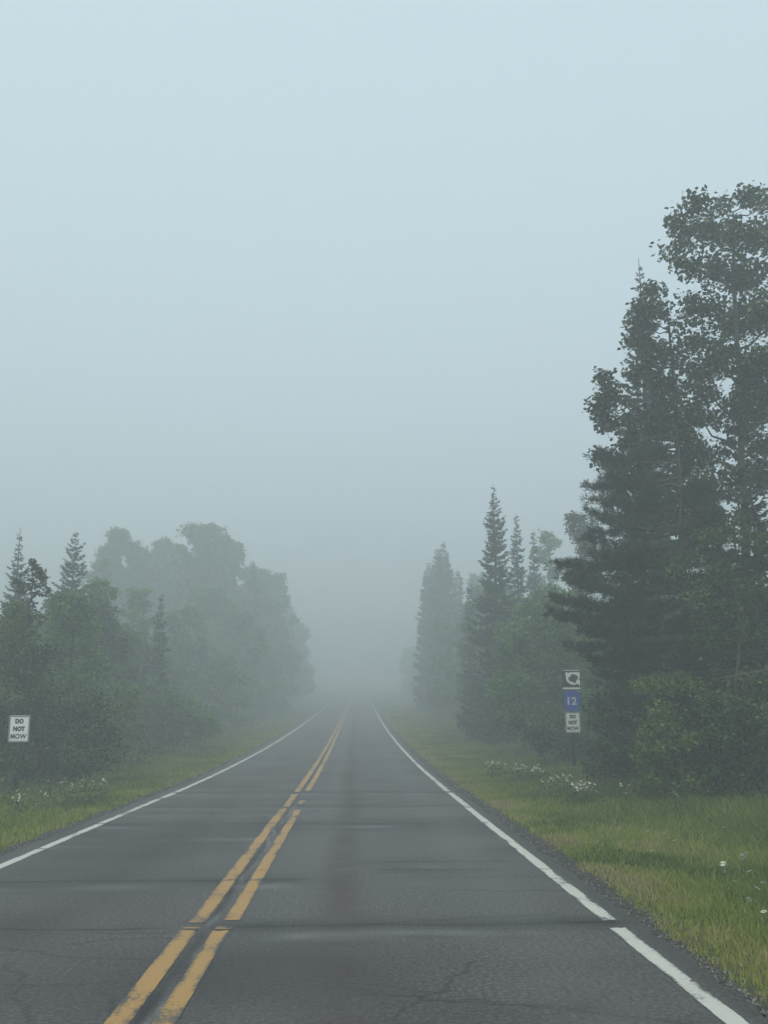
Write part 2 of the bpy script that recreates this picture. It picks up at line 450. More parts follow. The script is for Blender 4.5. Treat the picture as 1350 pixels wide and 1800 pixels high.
# ------------------------------------------------------------------ grass
def grass_field():
    acc = Acc()
    def side(n, sgn, seed):
        rng = np.random.default_rng(seed)
        Y = np.exp(rng.uniform(np.log(4.2), np.log(110), n)) ** 1.0
        wdt = 5.6 if sgn > 0 else 4.6
        d = rng.random(n) ** .9 * wdt
        X = (XR + d if sgn > 0 else XL - d) + road_x(Y)
        gw = (.08 + .25 * np.clip((Y - 6) / 8, 0, 1)) if sgn > 0 else .30
        keep = d > gw * (.35 + 1.2 * fbm(X, Y, 2.2, 61)) 
        sparse = fbm(X, Y, 1.1, 70)
        keep &= (rng.random(n) < np.clip(.35 + d * 1.1 + (sparse - .45) * 1.2, .15, 1))
        X, Y, d = X[keep], Y[keep], d[keep]; n = len(X)
        z = ground_z(X, Y)
        big = fbm(X, Y, .35, 80); fine = fbm(X, Y, 2.0, 90)
        h = (.035 + .13 * np.clip(d / 2.2, 0, 1) + .22 * np.clip((d - 2.6) / 2.5, 0, 1)) * (.45 + .9 * big + .5 * fine * np.clip(d, 0, 1)) * rng.uniform(.6, 1.35, n)
        if sgn < 0: h *= 1.15
        w = .0020 + .00038 * Y
        az = rng.uniform(0, 2 * np.pi, n); lean = rng.uniform(.15, 1.0, n) * h
        dx, dy = np.cos(az), np.sin(az)
        a2 = az + np.pi / 2 + rng.normal(0, .6, n); ux, uy = np.cos(a2) * w, np.sin(a2) * w
        b = np.stack([X, Y, z - .01], 1)
        mid = b + np.stack([dx * lean * .35, dy * lean * .35, h * .62], 1)
        tip = b + np.stack([dx * lean, dy * lean, h], 1)
        u = np.stack([ux, uy, 0 * ux], 1)
        v = np.stack([b - u, b + u, mid + u * .8, mid - u * .8, tip], 1)
        base = np.arange(n)[:, None] * 5
        q = base + np.array([0, 1, 2, 3]); tr = base + np.array([3, 2, 4])
        dry = np.clip((fbm(X, Y, .8, 95) - .50) * 4.5, 0, 1) * np.clip(1.5 - np.abs(d - 1.1) / 1.2, 0, 1)
        dry = np.maximum(dry, np.clip((fbm(X, Y, 1.6, 99) - .62) * 3, 0, 1) * .5)
        dry = np.maximum(dry * .8, np.clip((fbm(X, Y, 1.3, 103) - .34) * 3.2, 0, 1) * np.exp(-((d - .45) / .5) ** 2))
        if sgn < 0: dry *= .35
        edge_y = .20 * np.exp(-d / .55)
        tone = np.clip(.20 + .24 * (fbm(X, Y, .7, 97) - .5) * 2 + dry * .50 + edge_y + .05 * np.clip(d - 3, 0, 3) * -1 + rng.normal(0, .09, n), 0, 1)
        tone = np.where(rng.random(n) < .06 + .25 * dry, rng.uniform(.65, 1, n), tone)
        t5 = np.repeat(tone, 5)
        acc.add(v.reshape(-1, 3), q, t5)
        acc.f.append(tr + (acc.n - len(v) * 5)); acc.m.append(np.zeros(n, np.int32))
    side(400000, 1, 11); side(220000, -1, 12)
    return acc
g = grass_field().build('grass', M['grass'])
tag(g, 'unmown green and straw-coloured verge grass beside the road', 'grass', kind='stuff')

def loose_gravel(n, seed):
    rng = np.random.default_rng(seed); acc = Acc()
    Y = np.exp(rng.uniform(np.log(4.5), np.log(45), n)); sg = rng.random(n) < .62
    d = np.abs(rng.normal(0, .15, n)) * np.where(sg, .5 + np.clip((Y - 6) / 8, 0, 1), 1.3) + .01
    X = np.where(sg, XR + d, XL - d) + road_x(Y); z = ground_z(X, Y); r = rng.uniform(.004, .014, n) * (1 + Y * .02)
    dirs = np.array([(1,0,0),(0,1,0),(-1,0,0),(0,-1,0),(0,0,1),(0,0,-1)], float)
    v = np.stack([X, Y, z + r * .3], 1)[:, None] + dirs[None] * r[:, None, None] * rng.uniform(.6, 1.3, (n, 6, 1)) * np.array([1, 1, .7])
    tri = np.array([(0,1,4),(1,2,4),(2,3,4),(3,0,4),(1,0,5),(2,1,5),(3,2,5),(0,3,5)])
    acc.add(v.reshape(-1, 3), (np.arange(n)[:, None, None] * 6 + tri[None]).reshape(-1, 3), np.repeat(rng.random(n), 6))
    return acc
M['stone'] = leaf_mat('loose_stone', [(0, (.05, .046, .043)), (.6, (.11, .10, .092)), (1, (.28, .27, .25))], 0)
tag(loose_gravel(9000, 15).build('gravel', M['stone']), 'loose grey gravel crumbs along both edges of the asphalt', 'gravel', kind='stuff')

# ------------------------------------------------------------------ tree generators (meshes built about their own foot)
def bushy(blobs, leaf=.11, per=1.0, seed=0, base=(0, 0, 0), trunk_top=None, r0=.12, mat='aspen', clump=.30, bend=0.0, limbs=None, droop=.45, lmul=1.0, bark='bark'):
    """blobs: (x, y, z, r) in metres about the foot. Returns crown mesh, trunk mesh"""
    rng = np.random.default_rng(seed)
    cr = Acc(); tk = Acc()
    top = np.array(trunk_top if trunk_top is not None else max(blobs, key=lambda b: b[2])[:3], float)
    tp = curve_pts((0, 0, -.15), top, 0, 10, .04 + bend, rng)
    tube(tk, tp, r0, r0 * .22, 8)
    zs = tp[:, 2]
    for (bx, by, bz, br) in blobs:
        c = np.array([bx, by, bz])
        hz = max(.15, min(bz - .3 * br - .35 * math.hypot(bx - top[0] * .5, by - top[1] * .5), top[2]))
        root = np.array([np.interp(hz, zs, tp[:, k]) for k in range(3)])
        rr = r0 * (.55 - .4 * hz / max(top[2], 1))
        tube(tk, curve_pts(root, c, -.08 * np.linalg.norm(c - root), 6, .04, rng), max(rr, .012), .008, 5)
        k = max(5, int(16 * (br / .55) ** 2 * (.55 / max(clump, .1) * .5)))
        dirs = rng.normal(size=(k, 3)); dirs /= np.linalg.norm(dirs, axis=1)[:, None]
        rad = br * rng.uniform(.25, 1.05, k)
        cs = c + dirs * rad[:, None] * np.array([1, 1, .85])
        for j, q in enumerate(cs):
            if j % 2 == 0: tube(tk, curve_pts(c, q, .03, 3), .009, .003, 3)
            cl = clump * rng.uniform(.6, 1.25)
            n = max(6, int(per * 62 * (cl / .3) ** 2 * (.11 / leaf) ** 1.3))
            p = q + np.clip(rng.normal(0, 1, (n, 3)), -1.7, 1.7) * cl * np.array([.55, .55, .42])
            d = rng.normal(size=(n, 3)); d[:, 2] = d[:, 2] * .5 - droop
            nn = rng.normal(0, .55, (n, 3)); nn[:, 2] += 1
            L = leaf * rng.uniform(.65, 1.3, n) * lmul
            tb = np.clip(.42 + rng.normal(0, .13), .1, .85)
            rhombs(cr, p, d, nn, L, L * .36, np.clip(tb + rng.normal(0, .16, n), 0, 1))
    return cr.mesh('crown', M[mat]), tk.mesh('trunk', M[bark], True)

def auto_blobs(H, Rr, seed, low=.1, n=26, round_=1.0):
    n = int(n * 1.9)
    rng = np.random.default_rng(seed); out = []
    for i in range(n):
        t = (i + rng.random()) / n
        z = H * (low + (1 - low) * t)
        prof = math.sqrt(max(.03, 1 - (max(0, t - .38) / .66) ** 2)) * (.8 + .2 * min(1, t / .38)) * round_
        br = Rr * rng.uniform(.18, .36) * (1.1 - .35 * t)
        q = Rr * prof * math.sqrt(rng.random()) * .85
        a = rng.uniform(0, 2 * math.pi)
        out.append((q * math.cos(a), q * math.sin(a), min(z, H - br * .7), br))
    out.append((rng.normal(0, .15), 0, H - Rr * .22, Rr * .2))
    return out

def spruce(H, Rb, seed, narrow=.8, dens=1.0, low=.04, spray=.26, wscale=.17, droop=.25, gap=.0, leader=.06):
    rng = np.random.default_rng(seed); cr = Acc(); tk = Acc()
    tp = curve_pts((0, 0, -.15), (rng.normal(0, .06), rng.normal(0, .06), H), 0, 8, .02, rng)
    tube(tk, tp, .012 * H + .02, .008, 7)
    z = H * low; C, D, N, L, T = [], [], [], [], []
    while z < H * (1 - leader * .3):
        t = z / H
        Lb = Rb * (1 - t) ** narrow * (1 - .35 * max(0, .12 - t) / .12)
        if t > 1 - leader: Lb = max(.06, Lb * .55)
        nb = int(rng.integers(5, 8)) if t < .9 else 4
        a0 = rng.uniform(0, 6.28)
        for b in range(nb):
            if rng.random() < gap: continue
            l = max(.07, Lb * rng.choice([.55, .8, 1.0, 1.12]) * rng.uniform(.8, 1.12))
            a = a0 + 6.28 * b / nb + rng.normal(0, .25)
            up = .35 * t - droop * (1 - t) + rng.normal(0, .07)
            ts = np.linspace(0, 1, 7)
            r_ = l * ts
            hh = z + rng.normal(0, .05) + up * r_ - .12 * l * np.sin(ts * 3.14) + .12 * l * ts ** 3
            ctr = np.array([np.interp(z, tp[:, 2], tp[:, k]) for k in range(2)])
            pts = np.stack([ctr[0] + r_ * math.cos(a), ctr[1] + r_ * math.sin(a), hh], 1)
            if l > .25: tube(tk, pts[::2], .006 + .008 * l, .003, 3)
            m = max(3, int(dens * 15 * l / .8 * (.26 / spray)))
            u = rng.uniform(.05, 1, m) ** .8
            base = np.stack([np.interp(u, ts, pts[:, k]) for k in range(3)], 1)
            for sd in (-1, 1, 0):
                ang = a + sd * rng.uniform(.5, 1.1, m)
                ll = spray * (1.25 - .55 * u) * rng.uniform(.6, 1.25, m) * min(1.2, .45 + l * .7)
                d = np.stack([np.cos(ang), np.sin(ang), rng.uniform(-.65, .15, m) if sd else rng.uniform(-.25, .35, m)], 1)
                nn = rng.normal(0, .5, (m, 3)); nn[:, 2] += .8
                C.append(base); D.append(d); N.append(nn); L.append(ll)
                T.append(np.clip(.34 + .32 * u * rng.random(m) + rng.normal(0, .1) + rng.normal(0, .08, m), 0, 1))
        z += (.17 + .10 * (1 - t)) * rng.uniform(.7, 1.25) * (H / 12) ** .5
    C = np.concatenate(C); D = np.concatenate(D); N = np.concatenate(N); L = np.concatenate(L); T = np.concatenate(T)
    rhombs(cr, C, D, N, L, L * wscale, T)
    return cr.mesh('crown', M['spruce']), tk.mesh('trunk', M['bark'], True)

def pine(branches, H, seed, needle=.13, tufts=70):
    """branches: (root z, tip x, tip y, tip z) about the foot; long plumes of needle tufts held above each bough"""
    rng = np.random.default_rng(seed); cr = Acc(); tk = Acc()
    tp = curve_pts((0, 0, -.15), (.05, 0, H), 0, 10, .03, rng)
    tube(tk, tp, .13, .015, 8)
    C, D, N, L, T = [], [], [], [], []
    for (rz_, tx, ty, tz) in branches:
        l = math.dist((0, 0, rz_), (tx, ty, tz))
        pts = curve_pts((np.interp(rz_, tp[:, 2], tp[:, 0]), 0, rz_), (tx, ty, tz), -.07 * l, 8, .03 * l ** .5, rng)
        tube(tk, pts, .014 + .012 * l, .005, 5)
        out = np.array([tx, ty, 0.0]); out /= np.linalg.norm(out) + 1e-6
        side = np.array([-out[1], out[0], 0])
        bt = rng.normal(0, .1)
        k = int(tufts * l / 1.6) + 8
        for _ in range(k):
            u = rng.uniform(.18, 1) ** .8
            b = np.array([np.interp(u, np.linspace(0, 1, 8), pts[:, q]) for q in range(3)])
            sp = rng.normal(0, 1) * .30 * (1.1 - .65 * u) * min(1.2, l * .6)
            tip = b + side * sp + out * (abs(sp) * .5 + rng.uniform(0, .12)) + np.array([0, 0, abs(sp) * .12 + rng.uniform(-.03, .10)])
            if rng.random() < .5: tube(tk, np.array([b, tip]), .006, .003, 3)
            m = 16
            d = rng.normal(0, .62, (m, 3)) + out * .75 + np.array([0, 0, .45]) + side * np.sign(sp) * .3
            C.append(tip + rng.normal(0, .018, (m, 3))); D.append(d)
            N.append(rng.normal(0, 1, (m, 3))); L.append(needle * rng.uniform(.7, 1.25, m))
            T.append(np.clip(.42 + bt + rng.normal(0, .1) + rng.normal(0, .12, m), 0, 1))
    C = np.concatenate(C); D = np.concatenate(D); N = np.concatenate(N); L = np.concatenate(L); T = np.concatenate(T)
    rhombs(cr, C, D, N, L, .0075, T)
    return cr.mesh('crown', M['pine']), tk.mesh('trunk', M['bark'], True)

def plant_tree(name, meshes, loc, label, cat, group=None, scale=(1, 1, 1), rz=0.0):
    o = empty(name, loc, label, cat, group, rz); o.scale = scale
    cn = meshes[2] if len(meshes) > 2 else 'crown'
    link(cn, meshes[0], o); link('trunk' if cn == 'crown' else 'stem', meshes[1], o)
    return o

def foot(px, Y):
    """the foot of a tree whose trunk is seen at photo column px, Y metres down the road"""
    X = at(px, 1260, Y).x
    return Vector((X, Y, float(ground_z(X, Y))))

def from_px(blobs, px, Y, depth=.9, seed=0, rs=1.0):
    """measured crown masses (column, row, radius in photo pixels) into metres about the tree's foot"""
    rng = np.random.default_rng(seed); f = foot(px, Y); out = []
    for b in blobs:
        yo = (rng.uniform(-1, 1) * depth) if len(b) < 4 else b[3]
        p = at(b[0], b[1], Y + yo)
        out.append((p.x - f.x, p.y - f.y, p.z - f.z, b[2] / F * (Y + yo) * rs))
    return out, f

# ------------------------------------------------------------------ right side, near
mapleA = [(1310,345,24),(1262,362,26),(1225,355,22),(1345,350,30),(1195,385,20),(1185,440,20),(1232,405,40),(1285,410,45),(1335,415,45),
          (1212,470,34),(1262,480,44),(1318,490,48),(1240,540,40),(1295,560,50),(1345,550,45),(1225,590,34),(1270,630,42),(1330,640,48),
          (1240,680,40),(1290,700,34),(1345,710,50),(1215,735,30),(1340,780,44),(1262,740,22),(1235,800,34),(1335,850,40),(1225,850,32),(1390,420,60),(1400,540,70),(1400,680,70),(1400,820,60),(1290,870,30),(1303,765,28),(1272,790,26),(1322,825,30),(1315,735,30),(1292,835,20),(1255,640,30),(1315,690,34),(1348,630,40)]
bl, f = from_px(mapleA, 1318, 22, 1.1, 1)
tt = at(1290, 380, 22) - f
plant_tree('maple_tree', bushy(bl, .115, 1.2, 1, trunk_top=tt, r0=.14, mat='maple', clump=.27, bend=.03), f,
           'tall dark broadleaf tree with sky holes in its crown, at right behind the pine', 'tree')
mapleB = [(1152,512,17),(1128,545,18),(1160,545,28),(1190,560,26),(1118,600,17),(1125,570,16),(1150,610,32),(1185,625,32),(1130,650,20),(1165,670,34),
          (1060,665,9),(1072,690,17),(1055,712,13),(1090,700,18),(1062,742,15),(1090,740,22),(1118,735,26),(1150,730,34),(1105,770,26),(1140,790,34),(1188,700,34),
          (1190,770,36),(1065,800,13),(1090,820,24),(1130,840,36),(1180,850,40),(1160,900,36),(1205,910,36),(1095,870,26),(1240,930,40),(1215,660,30),(1210,735,34),(1225,790,34),(1205,820,34),(1230,870,36),(1160,740,30)]
bl, f = from_px(mapleB, 1225, 22.5, .8, 2)
tt = at(1175, 560, 22.5) - f
plant_tree('maple_tree', bushy(bl, .115, 1.35, 2, trunk_top=tt, r0=.11, mat='maple', clump=.25, bend=.04), f,
           'dark broadleaf tree with lobes of leaves reaching left above the pine boughs', 'tree')
# slim spruce whose thin leader sticks up between the two maples
f = foot(1167, 28); H = (at(1167, 455, 28) - f).z
plant_tree('spruce_tree', spruce(H, 1.6, 4, narrow=.62, dens=1.9, leader=.09, spray=.2), f, 'slim spruce with a bare thin tip poking up behind the broadleaf trees', 'tree')
# the pine with long level boughs
PXY = 21.5
f = foot(1215, PXY)
rng = np.random.default_rng(20); br = []
for (tx, ty, dy) in ((1052,800,0),(1075,845,.3),(1062,832,-.5),(1040,905,.2),(1058,880,-.6),(1035,950,.4),(1060,965,-.3),(985,1000,0),(1000,1018,.5),(1010,1022,-.5),(1040,1000,.9),
                     (970,1078,.1),(985,1055,.5),(990,1085,-.4),(1020,1060,-.8),(1005,1140,.2),(1030,1115,-.5),(1045,1160,.6),(1070,1190,-.3),(1085,1230,.4),(1090,1060,-1.2),(1100,1130,-1.3),(1110,960,-1.1),(1120,1010,1.3),
                     (1130,880,-.8),(1120,800,.4),(1140,760,-.2),(1090,1270,.2),(1105,1300,-.4),(1050,935,1.0),(1045,975,1.2),(1065,1040,1.0),(1030,1035,.9),(1060,1085,1.1),(1040,860,1.2),(1075,920,-.9),(1050,1100,.9),(1080,1150,.8)):
    p = at(tx + 3, ty, PXY + dy) - f
    br.append((p.z + rng.uniform(-.25, .35) * 1.0, p.x, p.y, p.z))
for i in range(56):
    z = rng.uniform(1.0, 6.6); l = (2.5 - .26 * z) * rng.uniform(.6, 1.0); a = rng.uniform(-2.0, 1.9)
    br.append((z, l * math.cos(a), l * math.sin(a), z + rng.uniform(-.15, .3)))
plant_tree('pine_tree', pine(br, 7.9, 5, needle=.14, tufts=85), f, 'dark pine with long level boughs reaching left behind the stacked road signs', 'tree')
# dead pale limb caught in the pine
acc = Acc(); a = at(1158, 1098, 20.6); b = at(1195, 1070, 20.4); c = at(1163, 1115, 20.6); d = at(1152, 1130, 20.8)
tube(acc, np.array([at(1140, 1105, 20.8), a, b, at(1235, 1045, 21.0)]), .016, .02, 5); tube(acc, np.array([at(1166,1092,20.6), c, d]), .02, .012, 5)
dl_ = acc.build('dead_branch', M['deadwood'], None)
tag(dl_, 'bleached bare branch hanging among the dark pine boughs', 'branch')
acc = Acc(); tube(acc, np.array([at(1250,1195,18.6), at(1290,1188,18.4), at(1330,1180,18.3), at(1375,1172,18.2)]), .004, .013, 5)
tube(acc, np.array([at(1270,1192,18.5), at(1262,1181,18.5)]), .004, .002, 4); tube(acc, np.array([at(1335,1179,18.3), at(1318,1193,18.3), at(1300,1200,18.3)]), .006, .002, 4)
tube(acc, np.array([at(1290,1188,18.4), at(1315,1172,18.3)]), .008, .004, 4)
tag(acc.build('dead_branch', M['deadwood']), 'thin pale dead branch sticking out level at the right edge above the thicket', 'branch')

# dark fir at the right edge and the thicket in front
for (px, top, Y, rb, sd, lab) in ((1352, 830, 20.5, 1.7, 31, 'broad dark fir at the right edge, in front of the tall broadleaf tree'),
                                  (1285, 960, 20.8, 1.5, 32, 'dark fir to the right of the pine, partly hidden by leafy saplings'),
                                  (1110, 1010, 25.5, 1.4, 33, 'dark spruce standing right behind the low pine boughs')):
    f = foot(px, Y); H = (at(px, top, Y) - f).z
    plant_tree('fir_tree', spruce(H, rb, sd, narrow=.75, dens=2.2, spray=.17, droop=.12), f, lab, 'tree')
def px_bush(name, blobs, px, Y, mat, label, leaf=.085, per=1.0, clump=.22, seed=0, depth=.5, r0=.05, cat='tree', part=None, droop=.3):
    bl, f = from_px(blobs, px, Y, depth, seed)
    ms = bushy(bl, leaf, per, seed, r0=r0, mat=mat, clump=clump, droop=droop)
    if part: ms = (*ms, part)
    return plant_tree(name, ms, f, label, cat)
px_bush('sapling', [(1205,985,30),(1240,960,34),(1290,930,36),(1335,960,40),(1225,1030,34),(1270,1010,40),(1320,1040,46),(1255,1075,40),(1300,1110,44),(1345,1120,40),(1240,1130,36),(1285,1170,40),(1335,1200,44),(1270,1230,40)],
        1290, 19.4, 'mixed', 'thin leafy sapling mixed into the fir above the thicket at right', .085, 1.0, .24, 41, .5)
px_bush('hazel_bush', [(1130,1205,16),(1160,1215,26),(1195,1205,26),(1225,1225,26),(1150,1250,26),(1185,1255,30),(1215,1270,28),(1135,1285,24),(1165,1300,32),(1200,1310,32),(1130,1325,20),(1160,1345,30),(1195,1355,30),(1145,1370,24)],
        1175, 19.2, 'bright', 'yellow-green leafy bush, lightest in the thicket right of the road signs', .08, 1.7, .18, 42, .35, .03, 'bush', 'foliage')
px_bush('alder_bush', [(1240,1240,36),(1270,1290,44),(1310,1260,46),(1350,1290,48),(1245,1330,38),(1290,1345,44),(1335,1360,44),(1260,1385,32),(1310,1395,34),(1355,1400,30),(1390,1330,60)],
        1300, 18.8, 'dark', 'dark leafy bush at the right edge behind the verge grass', .08, 1.1, .22, 43, .5, .04, 'bush', 'foliage')
px_bush('alder_bush', [(1060,1230,28),(1095,1215,30),(1050,1275,28),(1085,1270,34),(1120,1290,24),(1060,1320,28),(1100,1325,30),(1085,1350,24),(1120,1355,24),(1045,1345,16)],
        1085, 24, 'dark', 'dark bush between the road signs and the yellow-green bush', .085, 1.1, .22, 44, .5, .04, 'bush', 'foliage')
px_bush('hazel_bush', [(1205,1375,18),(1235,1372,20),(1225,1392,16),(1190,1392,12)], 1215, 18.6, 'bright', 'low pale green bush at the foot of the thicket on the right verge', .06, 1.0, .13, 45, .2, .015, 'bush', 'foliage')

# behind and left of the signs
px_bush('birch_tree', [(925,1070,26),(960,1055,30),(995,1060,30),(905,1110,30),(945,1105,36),(985,1110,36),(1020,1100,30),(895,1155,30),(930,1155,38),(975,1160,38),(1015,1155,34),(885,1205,28),(920,1205,36),(960,1215,36),(1000,1210,34),(890,1245,26),(930,1255,32),(970,1265,30)],
        950, 37, 'aspen', 'round light green tree directly left of the road signs', .13, 1.15, .32, 51, .9)
px_bush('birch_tree', [(1040,1090,28),(1070,1110,30),(1035,1140,30),(1070,1160,34),(1040,1195,30),(1080,1210,30),(1020,1235,28),(1060,1250,30)],
        1050, 34.5, 'aspen', 'light green young tree right behind the wildlife sign panel, below the pine boughs', .11, 1.0, .27, 52, .6)
px_bush('alder_bush', [(905,1265,20),(930,1285,22),(960,1290,26),(985,1275,24),(1010,1290,24),(955,1310,20),(990,1315,22),(1020,1325,22),(1040,1300,22)],
        975, 32, 'dark', 'dark low bush behind the post of the road signs', .10, 1.1, .24, 53, .5, .03, 'bush', 'foliage')

def spruce_px(px, top, Y, wpx, sd, label, group=None, narrow=.8, dens=1.0, name='spruce_tree', droop=.25, leader=.06, mesh=None, gap=0):
    f = foot(px, Y); H = (at(px, top, Y) - f).z
    ms = spruce(H, wpx / F * Y, sd, narrow=narrow, dens=dens, spray=max(.2, Y * .0052), droop=droop, leader=leader, gap=gap, wscale=.2)
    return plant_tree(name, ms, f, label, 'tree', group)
spruce_px(877, 852, 46, 62, 61, 'tallest pointed spruce on the right side, left of the pine, near the road', narrow=.72, dens=1.7)
spruce_px(918, 902, 52, 40, 62, 'narrow spruce second in height, just right of the tallest spruce', narrow=.7, dens=1.5)
spruce_px(946, 930, 55, 36, 63, 'narrow spruce between the second spruce and the round foggy crown', narrow=.75, dens=1.5)
spruce_px(829, 1030, 58, 26, 64, 'small slim spruce left of the tallest spruce', narrow=.7, dens=1.4)
spruce_px(784, 950, 98, 34, 65, 'tall faded spruce, highest of the far pair on the right side', narrow=.6, dens=1.5)
spruce_px(771, 962, 102, 30, 66, 'faded spruce leaning close on the left of the highest far spruce', narrow=.6, dens=1.4)
spruce_px(756, 985, 108, 28, 67, 'pale spruce at the left end of the far right-hand row', narrow=.6, dens=1.3)
spruce_px(806, 998, 104, 26, 68, 'pale spruce tip between the far pair and the small slim spruce', narrow=.6, dens=1.3)

def broad_px(name, px, top, Y, rpx, sd, mat, label, group=None, low=.08, n=26, leaf=None, per=1.0, round_=1.0):
    f = foot(px, Y); H = (at(px, top, Y) - f).z; Rr = rpx / F * Y
    ms = bushy(auto_blobs(H, Rr, sd, low, n, round_), leaf or max(.11, Y * .0030), per * 1.15, sd, r0=.012 * H, mat=mat, clump=max(.26, Rr * .17))
    return plant_tree(name, ms, f, label, 'tree', group)
broad_px('aspen_tree', 972, 935, 72, 42, 71, 'aspen', 'foggy round-crowned tree between the narrow spruces and the pine', None, .1, 30)
broad_px('cedar_tree', 1030, 903, 44, 40, 72, 'spruce', 'domed conifer crown rising just left of the broadleaf trees', None, .1, 34, .13)
broad_px('aspen_tree', 900, 1050, 48, 44, 73, 'aspen', 'green broadleaf tree at the foot of the tallest spruce, on its right', None, .05, 26)
broad_px('aspen_tree', 835, 1090, 62, 40, 74, 'aspen', 'misty broadleaf tree at the foot of the small slim spruce', None, .05, 26)
broad_px('aspen_tree', 850, 1195, 50, 40, 75, 'dark', 'low rounded dark tree beside the verge below the tallest spruce', None, .03, 22)
broad_px('aspen_tree', 790, 1090, 82, 36, 76, 'aspen', 'misty broadleaf tree below the far pair of spruces', None, .05, 24)
broad_px('aspen_tree', 845, 1010, 104, 34, 77, 'aspen', 'faint rounded crown seen between the tallest spruce and the far pair', None, .05, 22)

# ------------------------------------------------------------------ left side
spruce_px(10, 926, 40, 62, 81, 'pointed spruce at the left edge of the picture behind the leafy trees', narrow=.85, dens=1.5, droop=.05, leader=.14)
spruce_px(109, 934, 44, 56, 82, 'blunt-topped fir standing between the left-edge spruce and the foggy round crowns', narrow=.6, dens=1.6, name='fir_tree', droop=.1, leader=.02)
px_bush('poplar_sapling', [(56,990,6),(63,996,6),(46,1006,8),(62,1014,7),(74,1004,8),(78,1018,8),(70,1028,8),(52,1030,8),(34,1022,6),(36,1040,7),(64,1042,9),(80,1040,6),(58,1062,9),(50,1085,10),(70,1085,10),(55,1110,14),(60,1140,18),(50,1170,20),(60,1210,22)],
        55, 27.5, 'maple', 'spindly dark sapling with separate leaf tufts against the fog, near the left edge', .13, .9, .12, 83, .3, .035)
broad_px('aspen_tree', 12, 1065, 28, 48, 84, 'bright', 'bright green crown at the left edge above the small sign', None, .05, 26, .10)
broad_px('aspen_tree', 112, 1040, 33, 62, 85, 'aspen', 'leafy green tree right of the spindly sapling, below the blunt fir', None, .04, 34, .12)
broad_px('aspen_tree', 45, 1140, 28, 55, 86, 'dark', 'dark leafy tree directly above the small white sign on the left', None, .02, 30, .10)
broad_px('aspen_tree', 172, 1020, 42, 42, 87, 'aspen', 'misty green tree between the blunt fir and the bright shrub', None, .05, 28)
broad_px('aspen_tree', 235, 1035, 60, 46, 88, 'aspen', 'misty broadleaf tree just left of the little dark spruce tip', None, .04, 28)
spruce_px(276, 1042, 50, 30, 89, 'little dark spruce tip in the middle of the left-hand trees', narrow=.7, dens=1.4)
broad_px('aspen_tree', 320, 1068, 68, 48, 90, 'aspen', 'rounded misty tree right of the little dark spruce tip', None, .04, 28)
broad_px('aspen_tree', 195, 934, 96, 56, 91, 'aspen', 'leftmost of the big pale crowns on the skyline, beside the blunt fir', None, .1, 34)
broad_px('aspen_tree', 275, 948, 104, 46, 92, 'aspen', 'lower pale crown between the leftmost crown and the highest one', None, .1, 32)
broad_px('aspen_tree', 348, 924, 100, 62, 93, 'aspen', 'highest and broadest pale crown on the left-hand skyline', None, .08, 40)
broad_px('aspen_tree', 405, 955, 104, 40, 94, 'aspen', 'pale crown stepping down right of the highest left crown', None, .08, 30)
spruce_px(437, 982, 104, 26, 95, 'thin pale spruce at the right shoulder of the left-hand crowns', narrow=.6, dens=1.4)
broad_px('aspen_tree', 476, 1012, 118, 44, 96, 'aspen', 'faintest crown of the left side, stepping down toward the road', None, .06, 30)
broad_px('aspen_tree', 420, 1070, 84, 50, 97, 'aspen', 'misty tree standing below the thin pale spruce on the left', None, .04, 28)
broad_px('aspen_tree', 385, 1150, 72, 50, 98, 'aspen', 'low misty tree beside the left verge, below the highest crown', None, .03, 26)
broad_px('aspen_tree', 462, 1130, 100, 40, 99, 'aspen', 'low faded tree beside the left verge where the line meets the fog', None, .03, 26)
for q, (px, top, Y, r_, lb) in enumerate(((235, 962, 100, 44, 'pale crown filling the dip right of the leftmost skyline crown'), (308, 958, 98, 40, 'pale shoulder crown just left of the highest crown'),
        (158, 985, 84, 36, 'pale low crown right beside the blunt fir'), (382, 945, 106, 42, 'pale crown touching the right flank of the highest crown'), (438, 1000, 112, 42, 'pale crown around the thin pale spruce'),
        (458, 1045, 108, 46, 'pale lower crown right of the thin pale spruce'), (498, 1052, 150, 34, 'faint crown at the right end of the left skyline'), (508, 1110, 165, 34, 'faintest low crown of the left bank next to the open fog'), (360, 1040, 86, 60, 'misty mid-height crown under the highest left crown'))):
    broad_px('aspen_tree', px, top, Y, r_ * 1.15, 130 + q, 'aspen', lb, None, .06, 30)
px_bush('alder_bush', [(20,1322,14),(38,1330,15),(52,1338,13),(28,1350,14),(44,1358,12),(12,1345,14)], 30, 23.9, 'dark', 'dark bush hiding the foot of the sign post at the left edge', .075, 1.2, .14, 104, .12, .02, 'bush', 'foliage')
px_bush('willow_bush', [(205,1215,20),(230,1225,20),(195,1245,22),(222,1255,24),(210,1285,24),(235,1285,20),(200,1310,22),(228,1315,20)],
        215, 31, 'bright', 'pale green bush standing out on the left verge, right of the small sign', .09, .9, .2, 101, .4, .03, 'bush', 'foliage')
px_bush('alder_bush', [(20,1250,36),(70,1240,36),(120,1250,36),(165,1245,34),(40,1300,36),(95,1300,36),(145,1300,34),(30,1340,32),(80,1345,32),(130,1345,30),(175,1330,28),(180,1290,30),(-30,1280,50),(-30,1340,40)],
        80, 27, 'dark', 'dark leafy thicket behind the small white sign on the left', .09, 1.1, .26, 102, .5, .04, 'bush', 'foliage')
px_bush('alder_bush', [(260,1240,28),(300,1230,30),(270,1280,28),(315,1270,30),(285,1300,22),(345,1260,28),(350,1285,20),(375,1270,20)],
        300, 46, 'aspen', 'misty bush between the pale green bush and the left verge curve', .11, 1.1, .3, 103, .6, .04, 'bush', 'foliage')

